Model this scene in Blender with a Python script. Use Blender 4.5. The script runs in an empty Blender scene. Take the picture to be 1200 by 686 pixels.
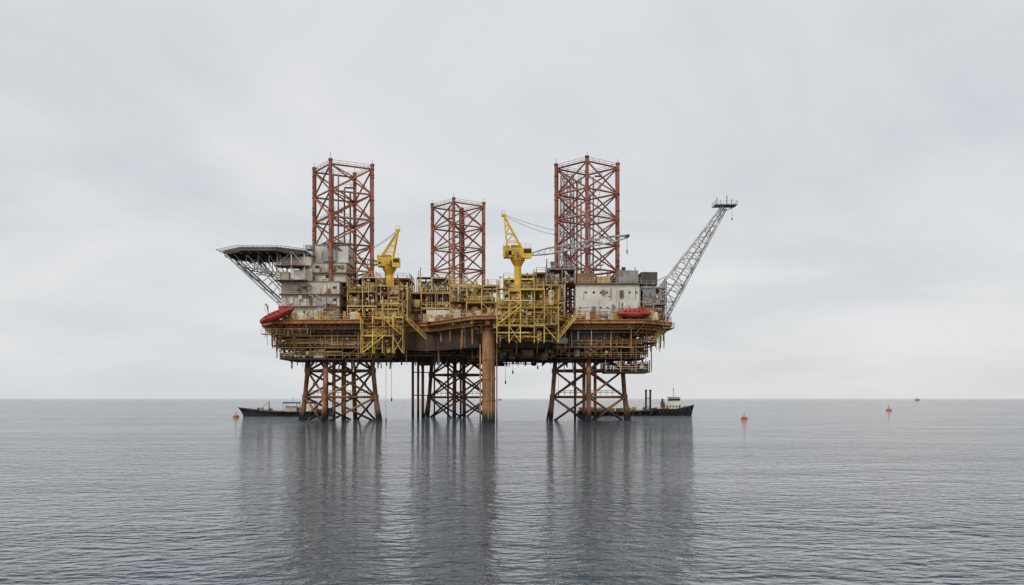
import bpy, math, random
from mathutils import Vector, Matrix
random.seed(7)
R = random.random
def U(a,b): return a+(b-a)*R()
scene = bpy.context.scene

# ------------------------------------------------------------------ materials
def nodes_of(name):
    m = bpy.data.materials.new(name); m.use_nodes = True
    nt = m.node_tree; nt.nodes.clear()
    out = nt.nodes.new('ShaderNodeOutputMaterial')
    p = nt.nodes.new('ShaderNodeBsdfPrincipled')
    nt.links.new(p.outputs[0], out.inputs[0])
    return m, nt, p, out

def paint(name, col, rust=0.35, rustcol=(0.20,0.085,0.035), rough=0.65, var=0.3, scale=0.35, streak=True, metal=0.0, tide=False, isl=0.35):
    m, nt, p, out = nodes_of(name)
    N = nt.nodes.new; L = nt.links.new
    geo = N('ShaderNodeNewGeometry')
    mp = N('ShaderNodeMapping'); mp.inputs['Scale'].default_value = (1,1,0.22 if streak else 1)
    L(geo.outputs['Position'], mp.inputs[0])
    n1 = N('ShaderNodeTexNoise'); n1.inputs['Scale'].default_value = scale*4; n1.inputs['Detail'].default_value = 8; n1.inputs['Roughness'].default_value=0.65
    L(mp.outputs[0], n1.inputs['Vector'])
    n2 = N('ShaderNodeTexNoise'); n2.inputs['Scale'].default_value = scale; n2.inputs['Detail'].default_value = 5
    L(geo.outputs['Position'], n2.inputs['Vector'])
    r2 = N('ShaderNodeValToRGB')
    r2.color_ramp.elements[0].position=0.32; r2.color_ramp.elements[1].position=0.66
    r2.color_ramp.elements[0].color=(*[c*(1-var) for c in col],1)
    r2.color_ramp.elements[1].color=(*[min(1,c*(1+var*0.5)) for c in col],1)
    L(n2.outputs[0], r2.inputs[0])
    rr = N('ShaderNodeValToRGB')
    t = 0.78-rust*0.5
    rr.color_ramp.elements[0].position=max(0.02,t-0.10); rr.color_ramp.elements[1].position=min(0.98,t+0.12)
    rr.color_ramp.elements[0].color=(0,0,0,1); rr.color_ramp.elements[1].color=(1,1,1,1)
    L(n1.outputs[0], rr.inputs[0])
    mx = N('ShaderNodeMixRGB'); L(rr.outputs[0], mx.inputs[0]); L(r2.outputs[0], mx.inputs[1]); mx.inputs[2].default_value=(*rustcol,1)
    last = mx.outputs[0]
    if isl>0:   # every member weathers a little differently
        mr=N('ShaderNodeMapRange'); mr.inputs[3].default_value=1-isl; mr.inputs[4].default_value=1+isl*0.8; L(geo.outputs['Random Per Island'],mr.inputs[0])
        hs=N('ShaderNodeHueSaturation'); L(last,hs.inputs['Color']); L(mr.outputs[0],hs.inputs['Value'])
        last=hs.outputs[0]
    if tide:
        sp = N('ShaderNodeSeparateXYZ'); L(geo.outputs['Position'], sp.inputs[0])
        ad = N('ShaderNodeMath'); ad.operation='MULTIPLY_ADD'; ad.inputs[1].default_value=2.5; L(n1.outputs[0], ad.inputs[0]); L(sp.outputs[2], ad.inputs[2])
        mr = N('ShaderNodeMapRange'); mr.inputs[1].default_value=4.4; mr.inputs[2].default_value=2.4
        L(ad.outputs[0], mr.inputs[0])
        m2 = N('ShaderNodeMixRGB'); L(mr.outputs[0], m2.inputs[0]); L(last, m2.inputs[1]); m2.inputs[2].default_value=(0.028,0.026,0.022,1)
        last = m2.outputs[0]
    L(last, p.inputs['Base Color'])
    p.inputs['Roughness'].default_value = rough
    p.inputs['Metallic'].default_value = metal
    p.inputs['Specular IOR Level'].default_value = 0.3
    return m

M = {}
def add(k,*a,**kw): M[k]=paint(k,*a,**kw)
add('leg_red',(0.44,0.145,0.085),rust=0.58,rustcol=(0.30,0.135,0.08),var=0.35,scale=0.5)
add('leg_red_dark',(0.29,0.11,0.075),rust=0.55,rustcol=(0.18,0.09,0.06),var=0.35)
add('leg_lower',(0.52,0.25,0.115),rust=0.6,rustcol=(0.27,0.13,0.07),var=0.42,tide=True)
add('rust_beam',(0.54,0.245,0.085),rust=0.5,rustcol=(0.27,0.12,0.055),var=0.38)
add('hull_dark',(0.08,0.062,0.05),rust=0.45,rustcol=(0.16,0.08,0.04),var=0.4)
add('steel_dark',(0.11,0.098,0.085),rust=0.4,rustcol=(0.17,0.085,0.04),var=0.4)
add('brown',(0.28,0.16,0.085),rust=0.5,rustcol=(0.31,0.135,0.055),var=0.4)
add('yellow',(0.74,0.51,0.12),rust=0.38,rustcol=(0.40,0.21,0.075),var=0.32)
add('ochre',(0.60,0.43,0.16),rust=0.4,rustcol=(0.32,0.16,0.07),var=0.35)
add('crane_yellow',(0.80,0.53,0.06),rust=0.3,rustcol=(0.44,0.25,0.07),var=0.25,isl=0.15)
add('cream',(0.74,0.68,0.55),rust=0.34,rustcol=(0.44,0.31,0.19),var=0.25,isl=0.2)
add('white',(0.78,0.75,0.67),rust=0.32,rustcol=(0.50,0.38,0.25),var=0.22,isl=0.15)
add('wall_cream',(0.68,0.63,0.52),rust=0.22,rustcol=(0.46,0.35,0.23),var=0.18,isl=0.06,scale=0.25)
add('wall_white',(0.72,0.70,0.63),rust=0.24,rustcol=(0.48,0.37,0.25),var=0.16,isl=0.06,scale=0.3)
add('grey',(0.36,0.355,0.34),rust=0.4,rustcol=(0.27,0.16,0.10),var=0.35)
add('galv',(0.56,0.55,0.52),rust=0.3,rustcol=(0.36,0.28,0.21),var=0.25)
add('mauve',(0.38,0.33,0.35),rust=0.3,rustcol=(0.28,0.16,0.13),var=0.2)
add('helideck',(0.16,0.17,0.155),rust=0.3,rustcol=(0.11,0.10,0.09),var=0.35)
add('red',(0.44,0.055,0.045),rust=0.32,rustcol=(0.30,0.09,0.07),var=0.35,rough=0.6,isl=0.1)
add('orange',(0.65,0.12,0.03),rust=0.1,rustcol=(0.3,0.06,0.02),var=0.15,rough=0.5)
add('blue',(0.04,0.13,0.38),rust=0.1,var=0.2)
add('ship_black',(0.03,0.032,0.036),rust=0.3,rustcol=(0.11,0.055,0.035),var=0.3)
add('glass',(0.02,0.025,0.03),rust=0.0,var=0.2,rough=0.15)
add('cable',(0.06,0.06,0.06),rust=0.2,var=0.2)

# ------------------------------------------------------------------ builder
class B:
    def __init__(s,name,parent=None):
        s.n=name; s.v=[]; s.f=[]; s.mi=[]; s.sm=[]; s.mats=[]; s.parent=parent
    def m(s,k):
        if k not in s.mats: s.mats.append(k)
        return s.mats.index(k)
    def quad(s,pts,k,smooth=False):
        i=len(s.v); s.v+= [tuple(p) for p in pts]; s.f.append(tuple(range(i,i+len(pts)))); s.mi.append(s.m(k)); s.sm.append(smooth)
    def box(s,x0,x1,y0,y1,z0,z1,k):
        i=len(s.v)
        s.v+=[(x0,y0,z0),(x1,y0,z0),(x1,y1,z0),(x0,y1,z0),(x0,y0,z1),(x1,y0,z1),(x1,y1,z1),(x0,y1,z1)]
        for f in ((0,3,2,1),(4,5,6,7),(0,1,5,4),(1,2,6,5),(2,3,7,6),(3,0,4,7)):
            s.f.append(tuple(i+a for a in f)); s.mi.append(s.m(k)); s.sm.append(False)
    def prism(s,poly,z0,z1,k,kb=None,poly_b=None):
        n=len(poly); pb=poly_b or poly; i=len(s.v)
        s.v+=[(p[0],p[1],z0) for p in pb]+[(p[0],p[1],z1) for p in poly]
        for a in range(n):
            b=(a+1)%n; s.f.append((i+a,i+b,i+n+b,i+n+a)); s.mi.append(s.m(k)); s.sm.append(False)
        s.f.append(tuple(i+n+a for a in range(n))); s.mi.append(s.m(k)); s.sm.append(False)
        s.f.append(tuple(i+a for a in reversed(range(n)))); s.mi.append(s.m(kb or k)); s.sm.append(False)
    def cyl(s,a,b,r,k,n=6,r2=None,caps=True):
        a=Vector(a); b=Vector(b); d=b-a
        if d.length<1e-5: return
        if r2 is None: r2=r
        z=d.normalized()
        if abs(z.z)<0.99: x=z.cross(Vector((0,0,1))).normalized()
        else: x=Vector((1,0,0)); x=(x-z*x.dot(z)).normalized()
        y=z.cross(x); i=len(s.v); km=s.m(k)
        off=math.pi/n
        ra=[];rb=[]
        for j in range(n):
            t=2*math.pi*j/n+off; c=x*math.cos(t)+y*math.sin(t)
            ra.append(tuple(a+c*r)); rb.append(tuple(b+c*r2))
        s.v+=ra+rb
        for j in range(n):
            q=(j+1)%n; s.f.append((i+j,i+q,i+n+q,i+n+j)); s.mi.append(km); s.sm.append(n>=6)
        if caps and n>=6:
            i=len(s.v); s.v+=ra+rb
            s.f.append(tuple(i+j for j in reversed(range(n)))); s.f.append(tuple(i+n+j for j in range(n)))
            s.mi+=[km,km]; s.sm+=[False,False]
        elif caps:
            s.f.append(tuple(i+j for j in reversed(range(n)))); s.f.append(tuple(i+n+j for j in range(n)))
            s.mi+=[km,km]; s.sm+=[False,False]
    def path(s,pts,r,k,n=5):
        for a,b in zip(pts[:-1],pts[1:]): s.cyl(a,b,r,k,n)
    def tank(s,a,b,r,k,n=14):
        a=Vector(a); b=Vector(b); d=(b-a).normalized()
        s.cyl(a,b,r,k,n,caps=False)
        for p,q in ((a,-d),(b,d)):
            s.cyl(p,p+q*r*0.28,r,k,n,r2=r*0.85,caps=False); s.cyl(p+q*r*0.28,p+q*r*0.48,r*0.85,k,n,r2=r*0.35)
    def rail(s,pts,k='yellow',h=1.1,step=1.6,closed=False,r=0.045):
        P=[Vector(p) for p in pts]
        if closed: P.append(P[0])
        for a,b in zip(P[:-1],P[1:]):
            L=(b-a).length; n=max(1,int(L/step))
            for zz in (h,h*0.55): s.cyl(a+Vector((0,0,zz)),b+Vector((0,0,zz)),r,k,4,caps=False)
            for j in range(n+1):
                p=a.lerp(b,j/n); s.cyl(p,p+Vector((0,0,h)),r,k,4,caps=False)
    def stair(s,a,b,w,k='yellow'):
        a=Vector(a); b=Vector(b); d=b-a; h=Vector((d.x,d.y,0)).normalized(); sd=Vector((-h.y,h.x,0))*w/2
        for q in (sd,-sd):
            s.cyl(a+q,b+q,0.12,k,4); s.cyl(a+q+Vector((0,0,1)),b+q+Vector((0,0,1)),0.05,k,4)
            for j in range(6):
                p=a.lerp(b,j/5)+q; s.cyl(p,p+Vector((0,0,1)),0.04,k,4)
        n=int(abs(d.z)/0.25)
        for j in range(n):
            p=a.lerp(b,(j+0.5)/n); s.cyl(p-sd,p+sd,0.09,k,4)
    def make(s):
        me=bpy.data.meshes.new(s.n); me.from_pydata(s.v,[],s.f)
        for k in s.mats: me.materials.append(M[k])
        me.polygons.foreach_set('material_index',s.mi); me.polygons.foreach_set('use_smooth',s.sm)
        me.update()
        o=bpy.data.objects.new(s.n,me); scene.collection.objects.link(o)
        if s.parent: o.parent=s.parent
        return o

def empty(name,loc=(0,0,0)):
    e=bpy.data.objects.new(name,None); e.location=loc; scene.collection.objects.link(e); e.empty_display_size=1; return e

rig = empty('offshore_oil_platform')
DZ = 23.0   # main deck level

# ------------------------------------------------------------------ truss tower
def truss(b,cx,cy,z0,z1,hw0,hw1,rot,bays,kc,kb,rc,rb,ztop_extra=0.0,inner=True):
    def corner(j,t):
        hw=hw0+(hw1-hw0)*t; a=rot+math.pi/4+j*math.pi/2; r=hw*math.sqrt(2)
        return Vector((cx+r*math.cos(a),cy+r*math.sin(a),z0+(z1-z0)*t))
    for j in range(4):
        for i in range(bays*2):
            b.cyl(corner(j,i/bays/2),corner(j,(i+1)/bays/2)+Vector((0,0,ztop_extra if i==bays*2-1 else 0)),rc,kc,10)
    for i in range(bays+1):
        t=i/bays
        for j in range(4):
            b.cyl(corner(j,t),corner((j+1)%4,t),rb*1.15,kb,6)
        if inner: b.cyl(corner(0,t),corner(2,t),rb*0.7,kb,5)
    for i in range(bays):
        t0=i/bays; t1=(i+1)/bays
        for j in range(4):
            a0=corner(j,t0); b0=corner((j+1)%4,t0); a1=corner(j,t1); b1=corner((j+1)%4,t1)
            b.cyl(a0,b1,rb,kb,6); b.cyl(b0,a1,rb,kb,6)
            if rb>0.15:
                c=(a0+b1)/2; b.cyl(c+(a1-a0)*-0.03,c+(a1-a0)*0.03,rb*2.0,kb,8)
    return corner

LEGS=[('leg_port',-40.4,5.0,59.6,math.radians(32),5.25),('leg_starboard',17.9,5.0,60.2,math.radians(41),5.2),('leg_aft',-15.2,47,59.0,math.radians(39),5.2)]
for nm,cx,cy,zt,rot,hw in LEGS:
    b=B(nm,rig)
    c=truss(b,cx,cy,DZ,zt,hw,hw,rot,6,'leg_red','leg_red',0.42,0.2,ztop_extra=0.9)
    for j in range(4):
        p=c(j,0); q=c(j,1)
        d=Vector((cx-p.x,cy-p.y,0)).normalized()
        b.cyl(p+d*0.5,q+d*0.5,0.14,'leg_red_dark',4)
        for i in range(40):
            t=(i+R())/40
            if R()<0.35: w_=p.lerp(q,t); b.cyl(w_,w_+Vector((0,0,0.35)),0.5,'leg_red_dark',8)
    for dx,dy,k_ in ((0.6,-1.5,'leg_red_dark'),(-1.3,1.1,'mauve'),(1.6,0.9,'leg_red_dark'),(-2.4,-0.6,'leg_red')):
        b.cyl((cx+dx,cy+dy,DZ),(cx+dx,cy+dy,zt-U(0.5,8)),U(0.13,0.28),k_,7)
    for zz in (zt-0.1,zt-12.5):
        pts=[c(j,1)*1 for j in range(4)]
        for j in range(4): pts[j]=Vector((pts[j].x,pts[j].y,zz))
        b.rail([tuple(p) for p in pts],'leg_red_dark',1.1,1.8,True,0.045)
    for i in range(9):
        z=U(DZ+8,zt-2); x=cx+U(-3,3); y=cy+U(-3,3); b.box(x-.8,x+.8,y-.7,y+.7,z-.12,z,'leg_red_dark'); b.rail([(x-.8,y-.7,z),(x+.8,y-.7,z),(x+.8,y+.7,z)],'mauve',1,1,False,.035)
    for i in range(5):
        x=cx+U(-3.5,3.5); y=cy+U(-3,3); z=U(DZ+10,zt-4); b.path([(x,y,z),(x+U(-1.5,1.5),y,z-U(3,6)),(x+U(-1,1),y,DZ+2)],0.07,'cable',4)
    for j in range(4):
        p=c(j,1); b.cyl(p+Vector((0,0,0.8)),p+Vector((0,0,1.7+U(0,1.2))),0.06,'steel_dark',4)
        b.cyl(p+Vector((0,0,0.7)),p+Vector((0,0,1.2)),0.52,'leg_red_dark',10)
    for s_ in (-0.25,0.25): b.cyl((cx+s_-1.9,cy-hw*0.6,DZ),(cx+s_-1.9,cy-hw*0.6,zt),0.06,'leg_red',4)
    for i in range(64): b.cyl((cx-2.15,cy-hw*0.6,DZ+0.55*i),(cx-1.65,cy-hw*0.6,DZ+0.55*i),0.03,'leg_red',4)
    b.make()
    b=B(nm+'_lower',rig)
    k=1.34 if nm=='leg_port' else 1.25
    lcx=cx-0.7 if nm=='leg_port' else cx+0.4
    c2=truss(b,lcx,cy,-7,18.0,hw*1.04*k,hw*1.04,rot,4,'leg_lower','leg_lower',0.54,0.27)
    for dx,dy,r in ((-1.2,-1.5,0.42),(1.4,-2.0,0.38),(0.3,1.8,0.30),(-3.2,0.4,0.3)):
        b.cyl((lcx+dx,cy+dy,-7),(lcx+dx,cy+dy,18),r,'leg_lower',9)
    for j in range(4):
        p=c2(j,0.62); q=c2(j,0.0); o_=Vector((q.x-lcx,q.y-cy,0)).normalized()*1.6
        b.cyl(p,q+o_,0.26,'leg_lower',7)
    for i in range(4):
        for j in range(4):
            p=c2(j,i/4+0.0); b.cyl(p-Vector((0,0,0.6)),p+Vector((0,0,0.6)),0.70,'leg_lower',10)
    q=[c2(j,0.52) for j in range(4)]
    b.rail([tuple(a) for a in q],'leg_lower',1.0,2.0,True,0.05)
    b.make()
    b=B(nm+'_jack_house',rig)
    for j in range(4):
        p=c(j,0)
        b.box(p.x-1.25,p.x+1.25,p.y-1.2,p.y+1.2,DZ+0.3,DZ+5.2+U(-0.5,0.5),'leg_red_dark' if j%2 else 'brown')
        for zz in (1.2,2.4,3.6): b.box(p.x-1.45,p.x+1.45,p.y-1.4,p.y+1.4,DZ+zz,DZ+zz+0.3,'rust_beam')
    b.make()

# ------------------------------------------------------------------ hull
top=[(-58.5,0),(-54,-7.5),(-30,-9),(-25.5,1),(-20,0.5),(-8.5,-19),(-2,-21),(11,-17),(13.5,-8),(30,-8.5),(37.2,-1),(37,17),(12,57),(-40,57),(-58,18)]
cxm=sum(p[0] for p in top)/len(top); cym=sum(p[1] for p in top)/len(top)
def inset(poly,k,kx=None):
    kx=kx or k
    return [((p[0]-cxm)*kx+cxm,(p[1]-cym)*k+cym) for p in poly]
b=B('hull',rig)
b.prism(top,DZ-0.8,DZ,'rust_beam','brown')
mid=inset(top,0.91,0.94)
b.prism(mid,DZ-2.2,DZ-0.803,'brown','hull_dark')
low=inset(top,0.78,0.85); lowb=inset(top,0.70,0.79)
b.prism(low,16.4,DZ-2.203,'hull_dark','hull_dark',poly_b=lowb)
def along(poly,step):
    out=[]
    for a,c in zip(poly,poly[1:]+poly[:1]):
        a=Vector((*a,0)); c=Vector((*c,0)); L=(c-a).length; n=max(1,int(L/step))
        for i in range(n): out.append((a.lerp(c,i/n),(c-a).normalized()))
    return out
MIX=['rust_beam','brown','steel_dark','ochre','grey','cream','galv','rust_beam','yellow']
for p,d in along(top,1.4):
    nrm=Vector((d.y,-d.x,0))
    b.cyl(p+Vector((0,0,DZ-0.9))+nrm*0.02,p-nrm*3.2+Vector((0,0,DZ-3.6)),0.11,'rust_beam',4)
    b.cyl(p+nrm*0.08+Vector((0,0,DZ-0.8)),p+nrm*0.08+Vector((0,0,DZ)),0.10,'brown',4)
    for _ in range(2):
        if R()<0.45:
            q=p-nrm*U(0.6,3.6)+d*U(-.6,.6); s_=U(.2,.6); h=U(.4,1.8); b.box(q.x-s_,q.x+s_,q.y-s_,q.y+s_,DZ-.9-h,DZ-0.85,random.choice(MIX))
        if R()<0.45:
            q=p-nrm*U(0.8,3.5); b.cyl(q+Vector((0,0,DZ-1)),q+Vector((0,0,DZ-U(3,7))),U(.05,.17),random.choice(MIX),5)
for zz,off,r in ((-1.4,1.0,.14),(-2.0,1.6,.2),(-2.7,2.3,.12),(-3.5,3.0,.2),(-4.3,3.2,.14),(-5.2,3.4,.18)):
    for a,c in zip(top,top[1:]+top[:1]):
        a=Vector((*a,DZ+zz)); c=Vector((*c,DZ+zz)); d=(c-a).normalized(); nrm=Vector((d.y,-d.x,0))
        if R()<0.7: b.cyl(a-nrm*off+d*off*.5,c-nrm*off-d*off*.5,r,random.choice(MIX),6)
for zz,r in ((-0.12,.2),(-0.82,.16)):
    b.path([(p[0],p[1],DZ+zz) for p in top]+[(top[0][0],top[0][1],DZ+zz)],r,'rust_beam',6)
for i in range(26):
    x=-50+i*3.2
    b.box(x,x+0.35,0 if -28>x or x>13 else -9 if x>-8 else 8,44,15.7,16.398,'steel_dark')
for i in range(14):
    y=4+i*3; b.box(-42,28,y,y+0.3,15.2,15.75,'brown')
for i in range(50):
    x=U(-48,30); y=U(-2,30); z=U(14.2,19); r=U(0.1,0.3)
    if R()<0.65: b.cyl((x,y,z),(min(31,x+U(6,22)),y,z),r,random.choice(MIX),7)
    else: b.cyl((x,y,z),(x,y+U(6,14),z),r,random.choice(MIX),7)
for i in range(90):
    x=U(-48,30); y=U(-3,22); b.cyl((x,y,19),(x,y,16.5-U(0.2,3.6)),U(0.05,0.2),random.choice(['steel_dark','brown','galv','ochre']),5)
for i in range(120):
    x=U(-50,31); y=U(-2,6) if x<-27 or x>12 else U(6,14) if x<-10 else U(-13,0); s_=U(.25,.9); z=U(14.6,19.5); b.box(x-s_*1.4,x+s_*1.4,y,y+s_*2,z,z+s_*1.6,random.choice(['steel_dark','brown','grey','hull_dark','rust_beam','ochre','cream']))
b.rail([(p[0]*0.998,p[1]+0.1,DZ) for p in top],'ochre',1.15,1.5,True,0.05)
b.make()

b=B('front_column',rig)
for z0,z1 in ((-8,4.5),(4.5,9.3),(9.3,13.4),(13.4,22)): b.cyl((-5.1,-16,z0),(-5.1,-16,z1),1.42,'leg_lower',22)
for z in (4.5,9.3,13.4): b.cyl((-5.1,-16,z),(-5.1,-16,z+0.35),1.52,'leg_lower',22)
for s_ in (-0.35,0.35): b.cyl((-5.1+s_+0.3,-17.6,0.8),(-5.1+s_+0.3,-17.6,16),0.06,'ochre',4)
b.cyl((-6.9,-16.4,-6),(-6.9,-16.4,17),0.16,'leg_lower',7)
b.cyl((-3.3,-16.2,-6),(-3.3,-16.2,17),0.14,'leg_lower',7)
b.make()
b=B('conductor_pipes',rig)
for x,y,r in ((-25.9,27,0.34),(-24.6,28,0.32),(-23.3,27,0.38),(-20.5,30,0.22)):
    b.cyl((x,y,-8),(x,y,17),r,'leg_lower',12)
for z in (6,12): b.cyl((-26.2,27.4,z),(-20.2,29.6,z),0.12,'leg_lower',6)
b.make()

# ------------------------------------------------------------------ process module
def pipes(b,x0,x1,y0,y1,z0,z1,n,pal,rmin=0.08,rmax=0.28):
    for _ in range(n):
        p=[U(x0,x1),U(y0,y1),U(z0,z1)]; r=U(rmin,rmax)*U(0.5,1); k=random.choice(pal); pts=[tuple(p)]
        ax=random.choice([0,0,2,1])
        for _ in range(random.randint(2,5)):
            lo,hi=((x0,x1),(y0,y1),(z0,z1))[ax]
            p[ax]=U(lo,hi); pts.append(tuple(p)); ax=random.choice([a for a in (0,1,2,2) if a!=ax])
        b.path(pts,r,k,7)
def module(b,x0,x1,y0,y1,z0,z1,lev,kf='ochre',kr='yellow',dens=1.0,bay=4.0,pal=None,plate='brown',roof=True):
    nx=max(1,round((x1-x0)/bay)); ny=max(1,round((y1-y0)/bay)); h=(z1-z0)/lev
    xs=[x0+(x1-x0)*i/nx+(U(-.4,.4) if 0<i<nx else 0) for i in range(nx+1)]; ys=[y0+(y1-y0)*i/ny for i in range(ny+1)]
    for x in xs:
        for y in ys:
            zt=z1+ (U(0,2.2) if R()<0.35 else U(-.6,0))
            b.cyl((x,y,z0),(x,y,zt),0.16,kf,4)
    for l in range(lev+ (1 if roof else 0)):
        z=z0+h*l
        if l>0:
            xa=x0 if R()<.6 else xs[min(1,nx-1)]; xb=x1 if R()<.6 else xs[max(1,nx-1)]
            if xb<=xa: xa,xb=x0,x1
            for i in range(nx):
                for j in range(ny):
                    if R()<0.7: b.box(xs[i]+0.02,xs[i+1]-0.02,ys[j]+0.02,ys[j+1]-0.02,z-0.1,z-0.02,plate)
            for y in ys: b.box(xa-0.1,xb+0.1,y-0.1,y+0.1,z-0.40,z-0.11,kf)
            for x in xs: b.box(x-0.09,x+0.09,y0-0.12,y1+0.12,z-0.38,z-0.13,kf)
            b.rail([(xa,y0-0.15,z),(xb,y0-0.15,z),(xb,y1,z),(xa,y1,z)],kr,1.1,1.4,True,0.05)
        if l==lev: break
        for i in range(nx):
            if R()<0.3: b.cyl((xs[i],y0,z),(xs[i+1],y0,z+h-0.3),0.10,kf,4)
            if R()<0.2: b.cyl((xs[i+1],y0,z),(xs[i],y0,z+h-0.3),0.10,kf,4)
            for j in range(ny):
                q=R(); ax,bx=xs[i]+0.4,xs[i+1]-0.4; ay,by=ys[j]+0.4,ys[j+1]-0.4; cx=(ax+bx)/2; cy=(ay+by)/2
                if R()>dens: continue
                k=random.choice(pal); zz=z+0.05
                if q<0.2:
                    r=U(0.5,min(bx-ax,by-ay)*0.42); b.tank((cx,cy,zz+0.4),(cx,cy,zz+U(0.6,0.95)*h-r*0.3),r,k)
                elif q<0.38:
                    r=U(0.4,h*0.28); b.tank((ax,cy,zz+r+0.4),(bx,cy,zz+r+0.4),r,k)
                    for xx in (ax+0.5,bx-0.5): b.box(xx-0.1,xx+0.1,cy-r*0.8,cy+r*0.8,zz,zz+r,'brown')
                elif q<0.66:
                    w=U(0.4,1); hh=U(0.25,0.75)*h; ww=(bx-ax)*w
                    x_=U(ax,bx-ww); b.box(x_,x_+ww,ay+U(0,0.6),by,zz,zz+hh,k)
                    for t in range(random.randint(1,4)):
                        xx=U(x_,x_+ww); b.box(xx-0.12,xx+0.12,ay-0.06+U(0,.05),ay+0.6,zz+hh*U(0.2,0.5),zz+hh*U(0.55,0.9),random.choice(pal))
                    b.box(x_-0.05,x_+ww+0.05,ay+0.3,by+0.05,zz+hh,zz+hh+0.12,random.choice(['grey','brown','cream']))
                else:
                    for t in range(random.randint(2,5)):
                        xx=U(ax,bx); b.cyl((xx,U(ay,by),zz),(xx,U(ay,by),zz+h*0.95),U(0.08,0.25),random.choice(pal),7)
                for t in range(4):
                    xx=U(ax,bx); zq=zz+U(0,h*0.7); s_=U(0.1,0.3); b.box(xx-s_,xx+s_,ay-s_,ay+s_,zq,zq+2*s_,random.choice(pal))
        pipes(b,x0,x1,y0-0.3,y1,z+0.3,z+h-0.3,int(5*nx*dens),pal,0.06,0.24)

def building(b,x0,x1,y0,y1,z0,z1,lev,k,win=True,ledge=True,wsize=(0.5,0.5),wstep=2.2,kr='galv',wskip=0.25):
    b.box(x0,x1,y0,y1,z0,z1,k); h=(z1-z0)/lev
    for l in range(lev):
        z=z0+l*h
        if ledge and l>0:
            b.box(x0-0.5,x1+0.5,y0-0.7,y1+0.7,z-0.12,z+0.03,'brown')
            b.rail([(x0-0.45,y0-0.65,z),(x1+0.45,y0-0.65,z),(x1+0.45,y1+0.6,z),(x0-0.45,y1+0.6,z)],kr,1.0,2.2,True,0.025)
        if win:
            n=int((x1-x0)/wstep)
            for i in range(n):
                if R()<wskip: continue
                xx=x0+(i+0.5)*(x1-x0)/n+U(-.15,.15); zz=z+h*0.45
                b.box(xx-wsize[0]-0.07,xx+wsize[0]+0.07,y0-0.045,y0+0.05,zz-0.07,zz+wsize[1]+0.18,'grey')
                b.box(xx-wsize[0],xx+wsize[0],y0-0.065,y0+0.05,zz,zz+wsize[1]+0.1,'glass')
            n=int((y1-y0)/wstep)
            for i in range(n):
                yy=y0+(i+0.5)*(y1-y0)/n; zz=z+h*0.45
                for xs,sg in ((x0,-1),(x1,1)):
                    b.box(xs-0.06,xs+0.06,yy-wsize[0],yy+wsize[0],zz,zz+wsize[1],'glass')
        for t in range(7):
            xx=U(x0+.3,x1-.3); b.box(xx-0.05,xx+0.05,y0-0.05,y0+0.02,z+0.05,z+h-0.15,random.choice([k,k,'galv']))
        for t in range(3):
            xx=U(x0+.3,x1-.3); b.cyl((xx,y0-0.12,z+0.1),(xx,y0-0.12,z+h*U(.4,1)),0.06,random.choice(['grey','brown','ochre','cream']),5)
        for t in range(3):
            xx=U(x0+.6,x1-1.2); b.box(xx,xx+U(.4,1),y0-U(.2,.5),y0+.01,z+h*U(.1,.5),z+h*U(.6,.8),random.choice(['grey','cream','brown','white']))
    b.box(x0-0.12,x1+0.12,y0-0.12,y1+0.12,z1,z1+0.22,'grey')

# accommodation ------------------------------------------------------
b=B('accommodation_block',rig)
building(b,-53.2,-39.8,-3.5,12,DZ+0.6,DZ+9.0,3,'wall_cream',wskip=.55,wsize=(.4,.4))
building(b,-49.5,-38.6,-1.5,11,DZ+9.23,DZ+13.6,2,'wall_cream',wstep=2.6,wskip=.3)
building(b,-45.8,-38.2,-0.8,9,DZ+13.83,DZ+17.8,1,'wall_white',ledge=False,win=False)
b.box(-48.5,-46.2,-3.4,-1.6,DZ+9.3,DZ+12.1,'wall_white'); b.box(-44,-41,-1.9,-0.9,DZ+14,DZ+16.6,'galv')
b.rail([(-45.8,-.7,DZ+18.05),(-38.2,-.7,DZ+18.05),(-38.2,9,DZ+18.05),(-45.8,9,DZ+18.05)],'galv',1.1,1.2,True,0.035)
for i in range(7):
    x=U(-45.5,-38.5); y=U(.5,6); b.cyl((x,y,DZ+18),(x,y,DZ+18+U(1,3.5)),0.05,'galv',4)
b.stair((-38.4,-1.6,DZ+0.3),(-34.5,-1.6,DZ+4.4),1.0,'yellow'); b.stair((-34.5,-1.6,DZ+4.4),(-38.4,-1.6,DZ+8.6),1.0,'yellow')
b.stair((-46.4,-5.2,DZ+0.3),(-42.4,-5.2,DZ+3.3),0.9,'galv'); b.stair((-42.4,-5.2,DZ+3.3),(-46.4,-5.2,DZ+6.0),0.9,'galv')
pipes(b,-53,-39,-4.6,-3.7,DZ+0.5,DZ+9,7,['galv','brown','cream','ochre'],0.06,0.12)
for i in range(12):
    x=U(-52,-40); z=DZ+U(0.6,8); b.box(x-U(.2,.5),x+U(.2,.5),-4.1,-3.6,z,z+U(.4,1.0),random.choice(['grey','brown','white','cream','cream']))
b.make()

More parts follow.
